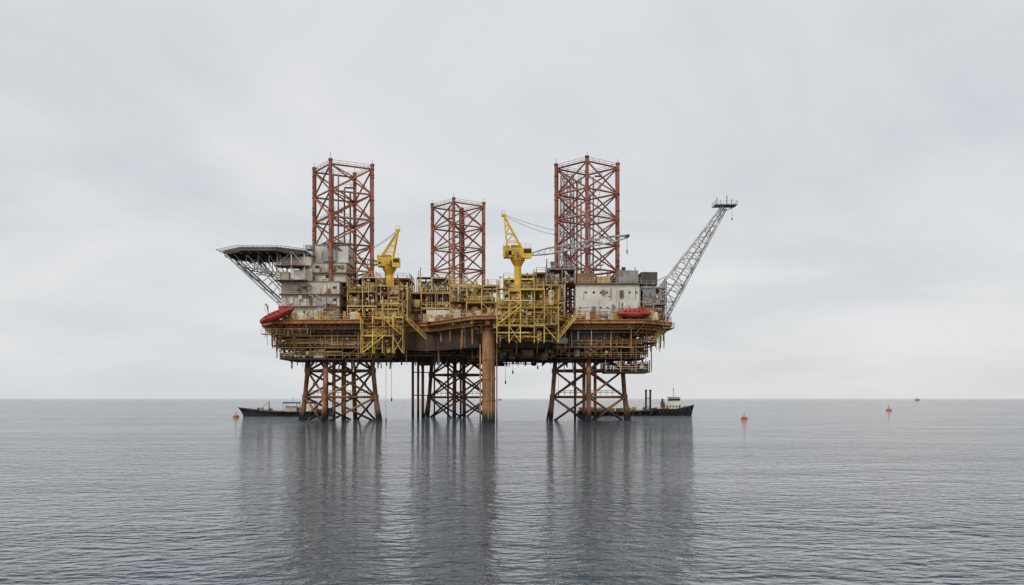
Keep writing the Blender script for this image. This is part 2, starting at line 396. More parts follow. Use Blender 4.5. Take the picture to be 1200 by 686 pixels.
# helideck -----------------------------------------------------------
b=B('helideck',rig)
HZ=39.0; hc=(-57.3,1.5); hr=10.4
oct_=[(hc[0]+hr*math.cos(math.pi/8+i*math.pi/4),hc[1]+hr*math.sin(math.pi/8+i*math.pi/4)) for i in range(8)]
b.prism(oct_,HZ,HZ+0.45,'helideck')
ring=[(hc[0]+hr*0.97*math.cos(math.pi/8+i*math.pi/4),hc[1]+hr*0.97*math.sin(math.pi/8+i*math.pi/4),HZ-0.25) for i in range(8)]
b.path(ring+[ring[0]],0.2,'grey',6)
for i in range(8):
    a=Vector((*oct_[i],HZ+0.3)); c=Vector((*oct_[(i+1)%8],HZ+0.3)); o=Vector((*hc,HZ+0.3))
    ao=a+(a-o).normalized()*1.6+Vector((0,0,0.25)); co=c+(c-o).normalized()*1.6+Vector((0,0,0.25))
    b.cyl(ao,co,0.06,'grey',5); b.cyl(a.lerp(ao,.5),c.lerp(co,.5),0.025,'galv',4)
    for j in range(9): b.cyl(a.lerp(c,j/8),ao.lerp(co,j/8),0.04,'grey',4)
for i in range(9):
    y=hc[1]-8+i*2.0; w=math.sqrt(hr**2-(y-hc[1])**2)*0.96
    b.box(hc[0]-w,hc[0]+w,y-0.12,y+0.12,HZ-0.7,HZ-0.003,'steel_dark')
for i in range(9):
    x=hc[0]-8+i*2.0; w=math.sqrt(hr**2-(x-hc[0])**2)*0.94
    b.box(x-0.1,x+0.1,hc[1]-w,hc[1]+w,HZ-1.0,HZ-0.704,'steel_dark')
for y in (-5.5,1.5,8):
    b.cyl((-65.5,y,HZ-0.9),(-53.0,y,HZ-12.6),0.21,'galv',8)
    b.cyl((-62,y,HZ-3.6),(-53,y,HZ-5.2),0.13,'grey',6)
    b.cyl((-60.5,y,HZ-1),(-53.0,y,HZ-9.0),0.15,'galv',7)
    xs=[-63.5,-60.7,-58,-55.5,-53]
    for i in range(4):
        zb=HZ-3.6-(xs[i+1]+62)*0.178
        b.cyl((xs[i],y,HZ-0.9),(xs[i+1],y,zb),0.09,'grey',5)
        b.cyl((xs[i+1],y,HZ-0.9),(xs[i+1],y,zb),0.09,'galv',5)
    for t in (0.3,0.5,0.72):
        p=Vector((-65.5+12.5*t,y,HZ-0.9-11.7*t)); b.cyl(p,(p.x+2.0,y,p.z+1.6 if t<.6 else p.z+3),0.09,'galv',5)
for t in (0.15,0.4,0.65,0.9):
    p=Vector((-65.5+12.5*t,0,HZ-0.9-11.7*t)); b.cyl((p.x,-5.5,p.z),(p.x,8,p.z),0.12,'galv',6)
b.cyl((-65,-5.5,HZ-1.4),(-57.9,1.5,HZ-8),0.09,'grey',5); b.cyl((-57.9,-5.5,HZ-8),(-65,1.5,HZ-1.4),0.09,'grey',5)
for x in (-53.6,-50.4,-47.4):
    b.cyl((x,-5.6,DZ+9),(x,-5.6,HZ-0.9),0.18,'cream',6)
for z in (32.3,35.6):
    b.box(-54.2,-47,-6.2,-1.6,z-0.12,z,'brown'); b.rail([(-54.2,-6.2,z),(-47,-6.2,z)],'galv',1.05,1.4,False,0.035)
    b.cyl((-53.6,-5.6,z),(-50.4,-5.6,z+3.1),0.09,'galv',5); b.cyl((-47.4,-5.6,z),(-50.4,-5.6,z+3.1),0.09,'galv',5)
b.box(-50,-47.6,-4.8,-2,32.4,34.6,'wall_white'); b.box(-53.2,-51.2,-4.8,-2,32.4,34.2,'wall_cream')
b.box(-53.5,-46.5,-2.5,4,36.0,38.0,'wall_cream'); b.box(-47.5,-46,-4.6,-1,HZ+0.5,HZ+1.4,'grey')
for i in range(6): b.cyl((-49+i*0.9,-3,HZ-1),(-49+i*0.9,-3,HZ+0.4+U(.6,1.5)),0.06,'galv',4)
b.make()

# process modules -----------------------------------------------------
b=B('process_modules',rig)
WARM=['yellow','ochre','ochre','cream','brown','brown','rust_beam','grey','galv','cream']
module(b,-37.5,-31,-6,8,DZ+0.2,DZ+10.0,3,'ochre','yellow',0.9,3.2,WARM)
module(b,-31,-24,-5,8,DZ+0.2,DZ+8.2,3,'ochre','yellow',0.85,2.6,WARM)
module(b,-35,-25,10,22,DZ+0.2,DZ+11.6,3,'brown','ochre',0.8,4,WARM)
module(b,-24.6,-14.5,3,16,DZ+0.2,DZ+7.4,2,'ochre','yellow',0.85,3.4,WARM)
module(b,-24,-16,18,36,DZ+0.2,DZ+12.8,3,'cream','ochre',0.75,4.2,['cream','ochre','cream','grey','yellow','brown','white'])
module(b,-16,-6,18,36,DZ+0.2,DZ+11.2,3,'ochre','yellow',0.75,3.4,['cream','ochre','cream','grey','yellow','brown','white'])
module(b,-14,-3,-9,6,DZ+0.2,DZ+7.8,2,'ochre','yellow',0.85,3.4,WARM)
module(b,-2,5,-6,8,DZ+0.2,DZ+9.6,3,'yellow','yellow',0.9,2.8,WARM)
module(b,5.2,12,-5,8,DZ+0.2,DZ+8.4,2,'ochre','yellow',0.9,3.2,WARM)
module(b,2,13,10,26,DZ+0.2,DZ+13,3,'brown','ochre',0.85,3.8,WARM)
module(b,8,14.5,-4,6,DZ+8.6,DZ+12.2,1,'grey','galv',0.9,3,['grey','steel_dark','brown','galv'])
module(b,24,33.5,10,24,DZ+0.2,DZ+12,3,'grey','galv',0.9,3.6,['grey','steel_dark','brown','cream'])
for i in range(120):
    x=U(-55,34)
    y=-7.0 if (-52<x<-31) or x>14 else 1.5
    if -25<x<-20: y=3
    if -9<x<12: y=-15
    if -20<=x<=-9: y=-1-(x+20)*1.1
    y+=U(-.3,.8)
    s_=U(0.2,0.8); b.box(x-s_,x+s_,y,y+s_*1.5,DZ+0.02,DZ+U(0.4,2.3),random.choice(WARM))
b.box(-20,-11.8,-0.5,3.5,DZ+0.3,DZ+2.8,'wall_white')
for i in range(16): b.box(-19.8+i*0.5,-19.65+i*0.5,-0.57,-0.45,DZ+0.4,DZ+2.7,'wall_white')
for i in range(80):
    x=U(-37,32); y=U(-2,30); z=DZ+U(5,10); b.cyl((x,y,z),(x,y,z+U(1.5,5.5)),U(0.04,0.2),random.choice(WARM+['steel_dark']),6)
for i in range(26):
    x=U(-37,32); y=U(-8,0) if x<-25 or x>-12 else 3; z=DZ+U(7.5,11); b.cyl((x,y,DZ+4),(x,y,z),0.06,'galv',4); b.box(x-.3,x+.3,y-.25,y+.1,z,z+.35,'galv')
for x,y,h in ((-34.5,9,12.5),(12.6,3,16),(13.8,3.4,15.2),(9.8,9,14.5),(27,8,13)):
    b.cyl((x,y,DZ),(x,y,DZ+h),0.42,random.choice(['grey','steel_dark']),12); b.cyl((x,y,DZ+h),(x,y,DZ+h+0.9),0.5,'steel_dark',12)
b.make()

b=B('wellhead_access_cage',rig)
module(b,-3.2,9.8,-23.2,-17.6,17.0,28.4,3,'yellow','yellow',0.5,2.6,['yellow','yellow','ochre','brown','cream'],plate='ochre')
b.stair((9.8,-22,18),(14,-19,DZ),0.9); b.stair((-3,-23.6,20.8),(2,-23.6,24.6),0.9)
for x in (-3.2,1,5.5,9.8): b.cyl((x,-23,17),(x,-16,14.9),0.12,'yellow',5)
b.rail([(-9,-18.5,DZ+3),(-3,-21.3,DZ+3)],'yellow')
b.make()
b=B('access_stair_tower',rig)
module(b,-33.5,-24.2,-12.4,-9.3,15.2,DZ+0.4,2,'yellow','yellow',0.35,2.3,['yellow','ochre','brown'],plate='ochre')
b.stair((-33,-12.9,15.3),(-28,-12.9,19.2),0.9); b.stair((-24.5,-12.9,19.3),(-29,-12.9,DZ+0.3),0.9)
b.stair((-24,-10,DZ),(-19.5,-8,DZ-4.5),0.9)
b.cyl((-24.5,-10,DZ-4),(-24.5,-10,DZ+6),0.2,'yellow',6); b.cyl((-29,-10,DZ),(-29,-10,DZ+5),0.16,'yellow',6)
b.make()

DARK=['steel_dark','brown','steel_dark','rust_beam','hull_dark','grey','ochre','cream','brown']
b=B('cellar_deck_port',rig)
module(b,-53.5,-27,-6.5,14,14.4,19.6,2,'brown','ochre',0.5,4.0,DARK,roof=False)
b.box(-53,-28,-6,13,14.05,14.36,'hull_dark'); b.rail([(-53.5,-6.6,14.4),(-27,-6.6,14.4)],'ochre')
module(b,-55,-31,-5,8,17.4,20.4,1,'rust_beam','ochre',0.6,4.4,DARK,roof=False)
b.box(-55,-31,-5.2,8,17.15,17.36,'brown'); b.rail([(-55,-5.3,17.4),(-31,-5.3,17.4)],'ochre')
for i in range(36):
    x=U(-52,-28); b.cyl((x,U(-6,-2),14.2),(x,-4,14.2-U(0.5,3)),U(0.05,0.2),random.choice(DARK),5)
b.make()
b=B('cellar_deck_starboard',rig)
module(b,9.5,31,-5.5,12,14.6,19.8,2,'brown','ochre',0.55,3.8,DARK,roof=False)
b.box(10,30.5,-5,11,14.25,14.56,'hull_dark'); b.rail([(9.5,-5.7,14.6),(31,-5.7,14.6)],'ochre')
module(b,21.5,32,-4.5,8,11.4,14.3,1,'brown','ochre',0.45,3.4,DARK,roof=False)
b.box(21.8,31.7,-4.2,7.8,11.1,11.38,'hull_dark')
for x in (21.5,25,28.5,32): b.cyl((x,-4.5,11.2),(x,-4.5,19),0.14,'ochre',5)
b.rail([(21.5,-4.6,11.4),(32,-4.6,11.4)],'galv')
for i in range(20):
    x=U(10,31); b.cyl((x,U(-5,2),14.4),(x,-3,14.2-U(0.5,3.4)),U(0.05,0.18),random.choice(DARK),5)
b.make()
b=B('cellar_deck_mid',rig)
module(b,-24,8,6,30,13.6,16.3,1,'steel_dark','brown',0.4,4.8,DARK,roof=False)
module(b,-24,-9,3,9,16.6,20.2,1,'brown','ochre',0.5,3.4,DARK,roof=False)
module(b,-9,9,-9,3,14.2,16.3,1,'brown','ochre',0.45,3.6,DARK,roof=False)
b.make()
b=B('hanging_cables',rig)
for x,y,z in ((-29.5,0,0.2),(-28.3,1,5),(-1.5,-2,9),(0.2,-8,11.2),(6,-1,12.5),(-35,20,0.2),(11,2,6)):
    b.cyl((x,y,z),(x,y,17),0.04,'cable',5); b.cyl((x,y,z-0.5),(x,y,z+0.3),0.16,'cable',7)
b.make()

b=B('control_building',rig)
building(b,14.6,29.2,-5,4,DZ+1.2,DZ+8.2,2,'wall_white',ledge=False,wsize=(0.2,0.25),wstep=1.5,wskip=.5)
b.box(14.2,29.6,-5.6,4.4,DZ+8.43,DZ+8.62,'brown')
b.rail([(14.3,-5.5,DZ+8.6),(29.5,-5.5,DZ+8.6)],'galv')
b.box(18.2,19.2,-5.08,-4.9,DZ+1.3,DZ+3.3,'grey'); b.box(25.5,26.4,-5.08,-4.9,DZ+1.3,DZ+3.3,'brown')
for x0,x1,z0,z1,k in ((15,19,8.7,10.9,'brown'),(24.5,29,8.7,11.6,'grey'),(29.6,33.4,8.2,11.2,'steel_dark'),(19.6,22.5,8.7,10.2,'ochre'),(30,33,3.5,7.6,'grey')):
    b.box(x0,x1,-4.4,2,DZ+z0,DZ+z1,k)
    n=int((x1-x0)/0.6)
    for i in range(n): b.box(x0+i*0.6+0.1,x0+i*0.6+0.22,-4.47,-4.3,DZ+z0+0.1,DZ+z1-0.1,k)
pipes(b,14,30,-6.4,-5.2,DZ+0.2,DZ+3,14,['brown','ochre','grey','galv'],.06,.16)
b.box(29.3,34.2,-4,6,DZ+0.3,DZ+3.4,'brown')
pipes(b,29.5,35.5,-5,3,DZ+0.5,DZ+8,26,['brown','galv','ochre','steel_dark','cream'],0.08,0.2)
module(b,29.4,35.4,-4.5,4,DZ+0.2,DZ+8,2,'grey','galv',0.6,3,['grey','brown','steel_dark'])
b.make()
b=B('derrick_tower',rig)
truss(b,13.6,13,DZ,60.3,1.7,1.2,0.3,13,'mauve','mauve',0.16,0.09)
b.cyl((13.6,13,DZ),(13.6,13,62.0),0.16,'mauve',6)
b.make()
b=B('flare_boom',rig)
base=Vector((34.6,6,DZ+3.0)); tip=Vector((51.0,7,51.0)); ax=(tip-base).normalized()
sd=Vector((0,1,0)); up=ax.cross(sd).normalized()
n=13; prev=None
def fc(t):
    w=3.1*(1-t)+0.75*t; h=2.9*(1-t)+0.6*t; c=base.lerp(tip,t)
    return [c+sd*w+up*h,c-sd*w+up*h,c-sd*w-up*h,c+sd*w-up*h]
for i in range(n+1):
    cur=fc(i/n)
    for j in range(4): b.cyl(cur[j],cur[(j+1)%4],0.10,'galv',5)
    if prev:
        for j in range(4):
            b.cyl(prev[j],cur[j],0.2,'galv',7)
            a,c=(prev[j],cur[(j+1)%4]) if i%2 else (prev[(j+1)%4],cur[j]); b.cyl(a,c,0.11,'galv',5)
    prev=cur
for s_ in (-0.35,0.1,0.5): b.cyl(base+sd*s_,tip+sd*s_,0.13,'galv' if s_<0.3 else 'grey',6)
tz=tip.z+0.5
b.box(tip.x-2.4,tip.x+2.9,5,9,tz,tz+0.15,'grey'); b.rail([(tip.x-2.4,5,tz+.1),(tip.x+2.9,5,tz+.1),(tip.x+2.9,9,tz+.1),(tip.x-2.4,9,tz+.1)],'galv',0.9,1.3,True,0.04)
for x,h in ((-1.6,2.2),(-0.7,1.5),(0.8,2.6),(1.9,1.7)): b.cyl((tip.x+x,7,tz),(tip.x+x,7,tz+h),0.11,'grey',6)
b.cyl((tip.x+0.2,7,tz-1.2),(tip.x+2.9,7,tz),0.1,'galv',5)
b.cyl((tip.x+1.9,6.5,tz),(tip.x+1.9,6.5,tz-3),0.04,'cable',4); b.box(tip.x+1.75,tip.x+2.05,6.3,6.7,tz-3.3,tz-3,'steel_dark')
b.cyl((31.5,6,DZ+9),base.lerp(tip,0.34)+up*1.5,0.10,'galv',5)
b.cyl((34.5,3,DZ),fc(0)[1],0.25,'galv',7); b.cyl((36.5,3,DZ),fc(0)[2],0.25,'galv',7); b.cyl((31.5,3,DZ),fc(0.08)[1],0.2,'galv',7)
b.cyl((34.5,9,DZ),fc(0)[0],0.25,'galv',7); b.cyl((36.5,9,DZ),fc(0)[3],0.25,'galv',7)
b.make()
b=B('edge_walkways',rig)
b.box(35.0,37.6,-3,8,DZ-1.6,DZ-1.45,'ochre'); b.rail([(35.0,-3,DZ-1.45),(37.6,-3,DZ-1.45),(37.6,8,DZ-1.45)],'yellow')
b.box(-56.5,-46,-9.0,-7.2,DZ-3.4,DZ-3.25,'brown'); b.rail([(-56.5,-9,DZ-3.25),(-46,-9,DZ-3.25)],'ochre')
b.box(30,33,-8,3,17.8,17.95,'brown'); b.rail([(30,-8,17.95),(33,-8,17.95),(33,3,17.95)],'ochre')
b.stair((32,-5,17.9),(35.5,-2,DZ-1.5),0.8,'ochre')
b.make()

# ------------------------------------------------------------------ cranes
def crane(name,x,y,zb,zp,apex,tip,boomk,w=3.0):
    e=empty(name,(x,y,zb)); inv=Vector((x,y,zb))
    b=B('pedestal',None)
    b.cyl((x,y,zb),(x,y,zp-2.0),0.82,'crane_yellow',18); b.cyl((x,y,zp-2.0),(x,y,zp-0.6),0.82,'crane_yellow',18,r2=1.6); b.cyl((x,y,zp-0.6),(x,y,zp),1.65,'crane_yellow',18)
    for z in (zb+3,zb+7): b.cyl((x,y,z),(x,y,z+0.2),0.95,'ochre',18)
    b.rail([(x+2.0*math.cos(i*math.pi/4),y+2.0*math.sin(i*math.pi/4),zp-0.6) for i in range(8)],'crane_yellow',1.0,1.2,True,0.04)
    parts=[b]
    b=B('slewing_house',None)
    b.box(x-w,x+w*0.9,y-1.6,y+1.6,zp+0.05,zp+2.1,'crane_yellow'); b.box(x-w*1.05,x-w*0.55,y-1.2,y+1.2,zp+0.5,zp+2.6,'crane_yellow')
    b.box(x+w*0.35,x+w*1.0,y-2.3,y-1.605,zp-0.3,zp+2.0,'crane_yellow'); b.box(x+w*0.42,x+w*0.95,y-2.36,y-2.2,zp+0.8,zp+1.7,'glass')
    for i in range(6): b.box(x-w+0.4+i*0.55,x-w+0.6+i*0.55,y-1.66,y-1.55,zp+0.4,zp+1.8,'ochre')
    b.box(x-w*0.5,x+0.4,y-1.2,y+1.2,zp+2.1,zp+2.8,'ochre'); b.rail([(x-w,y-1.6,zp+2.1),(x+w*0.9,y-1.6,zp+2.1)],'crane_yellow',1.0,1.1)
    for i in range(8):
        xx=x+U(-w,w*.8); s_=U(.15,.4); b.box(xx-s_,xx+s_,y-1.9,y-1.5,zp+U(-.2,.6),zp+U(.8,1.6),random.choice(['ochre','brown','grey','crane_yellow']))
    parts.append(b)
    b=B('a_frame',None); A=Vector(apex)
    for sy in (-1.2,1.2):
        pa=Vector((x-w*0.75,y+sy,zp+2.1)); pb=Vector((x+w*0.3,y+sy,zp+2.1)); pc=Vector((A.x,A.y+sy*0.3,A.z))
        b.cyl(pa,pc,0.17,'crane_yellow',6); b.cyl(pb,pc,0.2,'crane_yellow',6)
        for t in (0.22,0.45,0.7):
            p=pa.lerp(pc,t); q=pb.lerp(pc,t); b.cyl(p,q,0.09,'crane_yellow',5)
            if t<0.7: b.cyl(p,pb.lerp(pc,t+.23),0.07,'crane_yellow',5)
    b.box(A.x-0.6,A.x+0.4,A.y-0.6,A.y+0.6,A.z-0.2,A.z+0.25,'crane_yellow'); b.rail([(A.x-.6,A.y-.6,A.z+.2),(A.x+.4,A.y-.6,A.z+.2)],'crane_yellow',0.8,0.7)
    parts.append(b)
    b=B('boom',None); T=Vector(tip); s0=Vector((x+(w*0.9 if T.x>x else -w*0.9),y,zp+0.8)); d=(T-s0).normalized(); sd=d.cross(Vector((0,0,1))).normalized(); up=sd.cross(d)
    n=int((T-s0).length/1.35); prev=None
    for i in range(n+1):
        t=i/n; w_=0.75*min(1,0.35+t*4,0.45+(1-t)*3.5); c=s0.lerp(T,t); cur=[c+sd*w_+up*w_*.9,c-sd*w_+up*w_*.9,c-sd*w_-up*w_*.9,c+sd*w_-up*w_*.9]
        if prev:
            for j in range(4):
                b.cyl(prev[j],cur[j],0.11,boomk,5); a,cc=(prev[j],cur[(j+1)%4]) if i%2 else (prev[(j+1)%4],cur[j]); b.cyl(a,cc,0.065,boomk,4)
        prev=cur
    b.cyl(T-sd*.9,T+sd*.9,0.4,'steel_dark',10)
    mid=s0.lerp(T,0.45)+up*0.9
    def sag(a,c,s_,r):
        pts=[a.lerp(c,i/8)-Vector((0,0,s_*4*(i/8)*(1-i/8))) for i in range(9)]; b.path(pts,r,'cable',4)
    sag(A,mid+Vector((0,0,1.2)),1.0,0.05); sag(mid+Vector((0,0,1.2)),T,0.3,0.045); sag(A+Vector((0,0,.2)),T,1.6,0.045)
    b.cyl(mid-up*.2,mid+Vector((0,0,1.3)),0.07,boomk,4)
    b.cyl(T,T-Vector((0,0,3.0)),0.045,'cable',4); b.box(T.x-.22,T.x+.22,T.y-.2,T.y+.2,T.z-3.7,T.z-3.0,'ochre'); b.cyl((T.x,T.y,T.z-4.2),(T.x,T.y,T.z-3.7),0.1,'steel_dark',6)
    parts.append(b)
    for p in parts:
        o=p.make(); o.parent=e; o.matrix_parent_inverse=Matrix.Translation(-inv)
crane('pedestal_crane',1.3,-6,DZ,37.2,(-1.8,-6,46.9),(26.6,-3,42.6),'galv',3.2)
crane('pedestal_crane',-29.3,5,DZ,36.6,(-27.2,5,45.4),(-45,24,41.5),'ochre',2.7)

# ------------------------------------------------------------------ lifeboats
def lifeboat(x,y,z,L,tilt):
    e=empty('lifeboat',(x,y,z)); b=B('enclosed_hull'); nS=16; nR=14; rings=[]
    for i in range(nS+1):
        t=i/nS; xx=(t-0.5)*L; w=max(0.03,math.sin(math.pi*min(1,max(0,t*0.94+0.03)))**0.45)
        ring=[]
        for j in range(nR):
            a=2*math.pi*j/nR; ca,sa=math.cos(a),math.sin(a)
            hh=(1.1 if sa>0 else 0.95)*w
            ring.append((xx,1.2*w*math.copysign(abs(ca)**0.7,ca),hh*math.copysign(abs(sa)**0.8,sa)))
        rings.append(ring)
    i0=len(b.v)
    for r_ in rings: b.v+=r_
    km=b.m('red')
    for i in range(nS):
        for j in range(nR):
            q=(j+1)%nR; b.f.append((i0+i*nR+j,i0+i*nR+q,i0+(i+1)*nR+q,i0+(i+1)*nR+j)); b.mi.append(km); b.sm.append(True)
    b.f.append(tuple(i0+j for j in range(nR))); b.mi.append(km); b.sm.append(False)
    b.f.append(tuple(i0+nS*nR+j for j in range(nR))); b.mi.append(km); b.sm.append(False)
    b.box(-L*.42,L*.42,-1.27,1.27,-0.08,0.05,'orange'); b.box(L*0.12,L*0.28,-0.6,0.6,0.95,1.5,'red'); b.box(L*0.13,L*0.285,-0.45,0.45,1.1,1.4,'glass')
    for i in range(4): b.box(-L*.3+i*1.0,-L*.3+i*1.0+.4,-1.2,-1.05,0.4,0.65,'glass')
    o=b.make(); o.parent=e; o.rotation_euler=(0,tilt,0)
    b=B('davit')
    for sx in (-L*.33,L*.33):
        b.path([(sx,3.2,-1.0),(sx,2.6,2.2),(sx,0.6,2.7),(sx,0,2.4)],0.14,'cream',6); b.cyl((sx,0,2.4),(sx,0,0.9),0.05,'cable',4)
        b.cyl((sx,3,1),(sx,1.2,2.6),0.1,'cream',5)
    o=b.make(); o.parent=e
lifeboat(-53.0,-8.4,DZ+0.9,8.2,math.radians(-22))
lifeboat(27.6,-8.2,DZ+1.3,7.6,0)

# ------------------------------------------------------------------ vessels
def vhull(b,L,Bm,H,k,sheer=1.0,bow=0.35,n=20,stern=0.85):
    rings=[]
    for i in range(n+1):
        t=i/n; x=(t-0.5)*L
        f=1 if t<1-bow else max(0.02,1-((t-(1-bow))/bow)**2.2)
        f*= stern+(1-stern)*min(1,t*5)
        top=H+sheer*max(0,(t-0.5)*2)**2*1.3+sheer*0.3*max(0,(0.3-t)*3)
        w=Bm/2*f; wb=w*0.8 if f>0.5 else w*0.4
        xo=0.08*L*max(0,(t-0.8)/0.2)
        rings.append([(x+xo,-w,top),(x+xo*.5,-(w+wb)/2,top*.45),(x,-wb,-1.2),(x,wb,-1.2),(x+xo*.5,(w+wb)/2,top*.45),(x+xo,w,top)])
    for r0,r1 in zip(rings[:-1],rings[1:]):
        for j in range(5): b.quad([r0[j],r0[j+1],r1[j+1],r1[j]],k)
        b.quad([(r0[0][0],r0[0][1],r0[0][2]-.5),(r1[0][0],r1[0][1],r1[0][2]-.5),(r1[5][0],r1[5][1],r1[5][2]-.5),(r0[5][0],r0[5][1],r0[5][2]-.5)],'brown')
        b.cyl(r0[0],r1[0],0.13,'steel_dark',5); b.cyl(r0[5],r1[5],0.13,'steel_dark',5)
    b.quad(rings[0],k)
    for i in range(2,n-1,2):
        p=rings[i][0]; b.cyl((p[0],p[1]-0.1,p[2]-0.3),(p[0],p[1]-0.1,p[2]-1.1),0.28,'cable',7)
    return rings
def put(e,objs,rot=0):
    for b in objs:
        o=b.make(); o.parent=e
    e.rotation_euler=(0,0,rot)
e=empty('tugboat',(48.2,70,0)); h=B('hull'); vhull(h,12.5,5.5,1.9,'ship_black',sheer=1.0)
s=B('superstructure')
s.box(-1.8,3.2,-1.9,1.9,1.6,3.6,'white'); s.box(-0.6,2.6,-1.5,1.5,3.6,5.5,'white'); s.box(-0.7,2.75,-1.55,1.55,4.5,5.1,'glass'); s.box(-0.9,2.9,-1.7,1.7,5.5,5.65,'white')
for i in range(5): s.box(-1.5+i*0.95,-1.1+i*0.95,-1.96,-1.85,2.5,3.0,'glass')
s.box(-2.9,-1.9,-0.8,0.8,1.6,4.3,'brown'); s.cyl((-2.4,0,4.3),(-2.4,0,5.1),0.3,'ship_black',8)
s.cyl((0.9,0,5.6),(0.9,0,8.6),0.11,'galv',6); s.cyl((0.9,-0.9,7.4),(0.9,0.9,7.4),0.06,'galv',4); s.cyl((0.2,0,7.7),(1.6,0,7.7),0.06,'galv',4); s.cyl((0.9,0,6.7),(4.6,0,2.8),0.03,'cable',4)
s.rail([(-5.5,-2.2,1.6),(-3,-2.4,1.6)],'galv',0.9); s.cyl((-4.5,0,1.4),(-4.5,0,2.5),0.35,'steel_dark',8); s.box(4.2,5,-.5,.5,2,3.0,'ochre')
for i in range(10):
    x=U(-5,4.5); q=U(.15,.4); s.box(x-q,x+q,-2.1,-1.4,1.5,1.7+U(.3,1),random.choice(['cream','orange','galv','steel_dark']))
put(e,[h,s])
e=empty('work_barge',(31.5,69,0)); h=B('hull'); vhull(h,23,8,1.2,'ship_black',sheer=0.4,bow=0.12,stern=0.95)
s=B('deck_equipment')
for x in (9.0,10.3): s.cyl((x,-1,1),(x,-1,7.4),0.3,'ship_black',10); s.cyl((x,-1,7.4),(x,-1,7.8),0.4,'ship_black',10)
s.cyl((9,-1,5.2),(10.3,-1,5.2),0.12,'ship_black',6); s.cyl((9,-1,2.6),(10.3,-1,2.6),0.12,'ship_black',6)
for i in range(30):
    x=U(-10.5,10); q=U(.2,1.0); s.box(x-q,x+q,U(-3.5,-1),U(0,3),0.7,0.8+U(0.4,1.8),random.choice(['brown','steel_dark','rust_beam','grey','rust_beam','ochre']))
s.tank((-6,-2,1.9),(-2,-2,1.9),0.6,'grey'); s.tank((0,-1.5,1.8),(4,-1.5,1.8),0.5,'brown')
for i in range(8):
    x=U(-10,9); s.cyl((x,-3,.8),(x,-3,U(2,3.6)),.06,'brown',4)
s.rail([(-11,-3.8,1.0),(10.5,-3.8,1.0)],'brown',0.9)
put(e,[h,s])
e=empty('supply_boat',(-65.5,58,0)); h=B('hull'); vhull(h,25,6.5,1.3,'ship_black',sheer=0.9)
s=B('superstructure')
s.box(-8.5,-4.5,-2,2,0.8,3.1,'cream'); s.box(-8,-5.2,-1.7,1.7,3.1,4.6,'white'); s.box(-8.1,-5.1,-1.75,1.75,3.7,4.2,'glass')
s.box(-3.2,1.0,-2.2,2.2,3.7,4.1,'blue')
for x in (-3.0,0.8):
    for y in (-2,2): s.cyl((x,y,.8),(x,y,3.7),0.08,'galv',5)
s.box(-2.7,0.5,-1.5,1.2,.8,2.9,'cream'); s.box(-2.4,0.2,-1.56,-1.4,1.9,2.5,'glass')
s.cyl((-1.5,0,4.1),(-1.5,0,5.6),0.07,'galv',5); s.cyl((5.5,0,.8),(5.5,0,4.2),0.16,'ochre',6); s.cyl((5.5,0,4.1),(7.5,0,2.6),0.08,'ochre',5)
for i in range(30):
    x=U(-10,9); q=U(.15,.7); s.box(x-q,x+q,-1.8,U(-1,1.5),.6,1.1+U(.4,1.5),random.choice(['brown','steel_dark','ochre','grey','cream']))
s.rail([(-11,-2.8,1.1),(8,-2.8,1.1)],'galv',0.9)
put(e,[h,s],math.pi)
for loc,sc in (((-35,2600,0),2.2),((1010,2250,0),2.4)):
    e=empty('distant_boat',loc); h=B('hull'); vhull(h,4.5,1.8,.8,'grey',sheer=.5); s=B('cabin'); s.box(-1.2,.6,-.7,.7,.4,1.9,'white'); s.box(-0.8,.3,-.6,.6,1.9,2.5,'orange'); s.cyl((0,0,2.4),(0,0,3.4),.06,'grey',5)
    put(e,[h,s]); e.scale=(sc,sc,sc)
for loc,sc in (((-76.8,44,0),0.8),((59.5,22,0),0.8),((162,195,0),1.2)):
    e=empty('navigation_buoy',loc); h=B('float')
    prof=[(0.15,-0.5),(0.85,-0.35),(1.05,0.0),(1.05,0.3),(0.8,0.55),(0.3,0.7)]
    for (r0,z0),(r1,z1) in zip(prof[:-1],prof[1:]):
        h.cyl((0,0,z0),(0,0,z1),r0,'orange',14,r2=r1,caps=False)
    h.cyl((0,0,.7),(0,0,.72),.3,'orange',14)
    s=B('mast')
    for a in range(3):
        t=a*2.094; s.cyl((.5*math.cos(t),.5*math.sin(t),.6),(0.08*math.cos(t),.08*math.sin(t),1.5),.05,'orange',5)
    s.cyl((0,0,1.4),(0,0,1.75),.17,'orange',8)
    put(e,[h,s]); e.scale=(sc,sc,sc)

# ------------------------------------------------------------------ sea
m,nt,p,out=nodes_of('sea_water'); N=nt.nodes.new; L=nt.links.new
geo=N('ShaderNodeNewGeometry')
def noise(scale,detail,sx=1,sy=1,rot=0,rough=0.55,dist=0.0):
    mp=N('ShaderNodeMapping'); mp.inputs['Scale'].default_value=(sx,sy,1); mp.inputs['Rotation'].default_value=(0,0,rot); L(geo.outputs['Position'],mp.inputs[0])
    t=N('ShaderNodeTexNoise'); t.inputs['Scale'].default_value=scale; t.inputs['Detail'].default_value=detail; t.inputs['Roughness'].default_value=rough; t.inputs['Distortion'].default_value=dist
    L(mp.outputs[0],t.inputs['Vector']); return t.outputs[0]
def op(kind,a,v):
    q=N('ShaderNodeMath'); q.operation=kind; L(a,q.inputs[0])
    if isinstance(v,float): q.inputs[1].default_value=v
    else: L(v,q.inputs[1])
    return q.outputs[0]
def mul(a,v): return op('MULTIPLY',a,v)
def addn(a,c): return op('ADD',a,c)
def ridge(a):
    q=N('ShaderNodeMath'); q.operation='ABSOLUTE'; L(op('SUBTRACT',a,0.5),q.inputs[0]); return mul(q.outputs[0],-2.0)
swell=mul(noise(0.06,2,0.6,1.3,0.25),0.9)
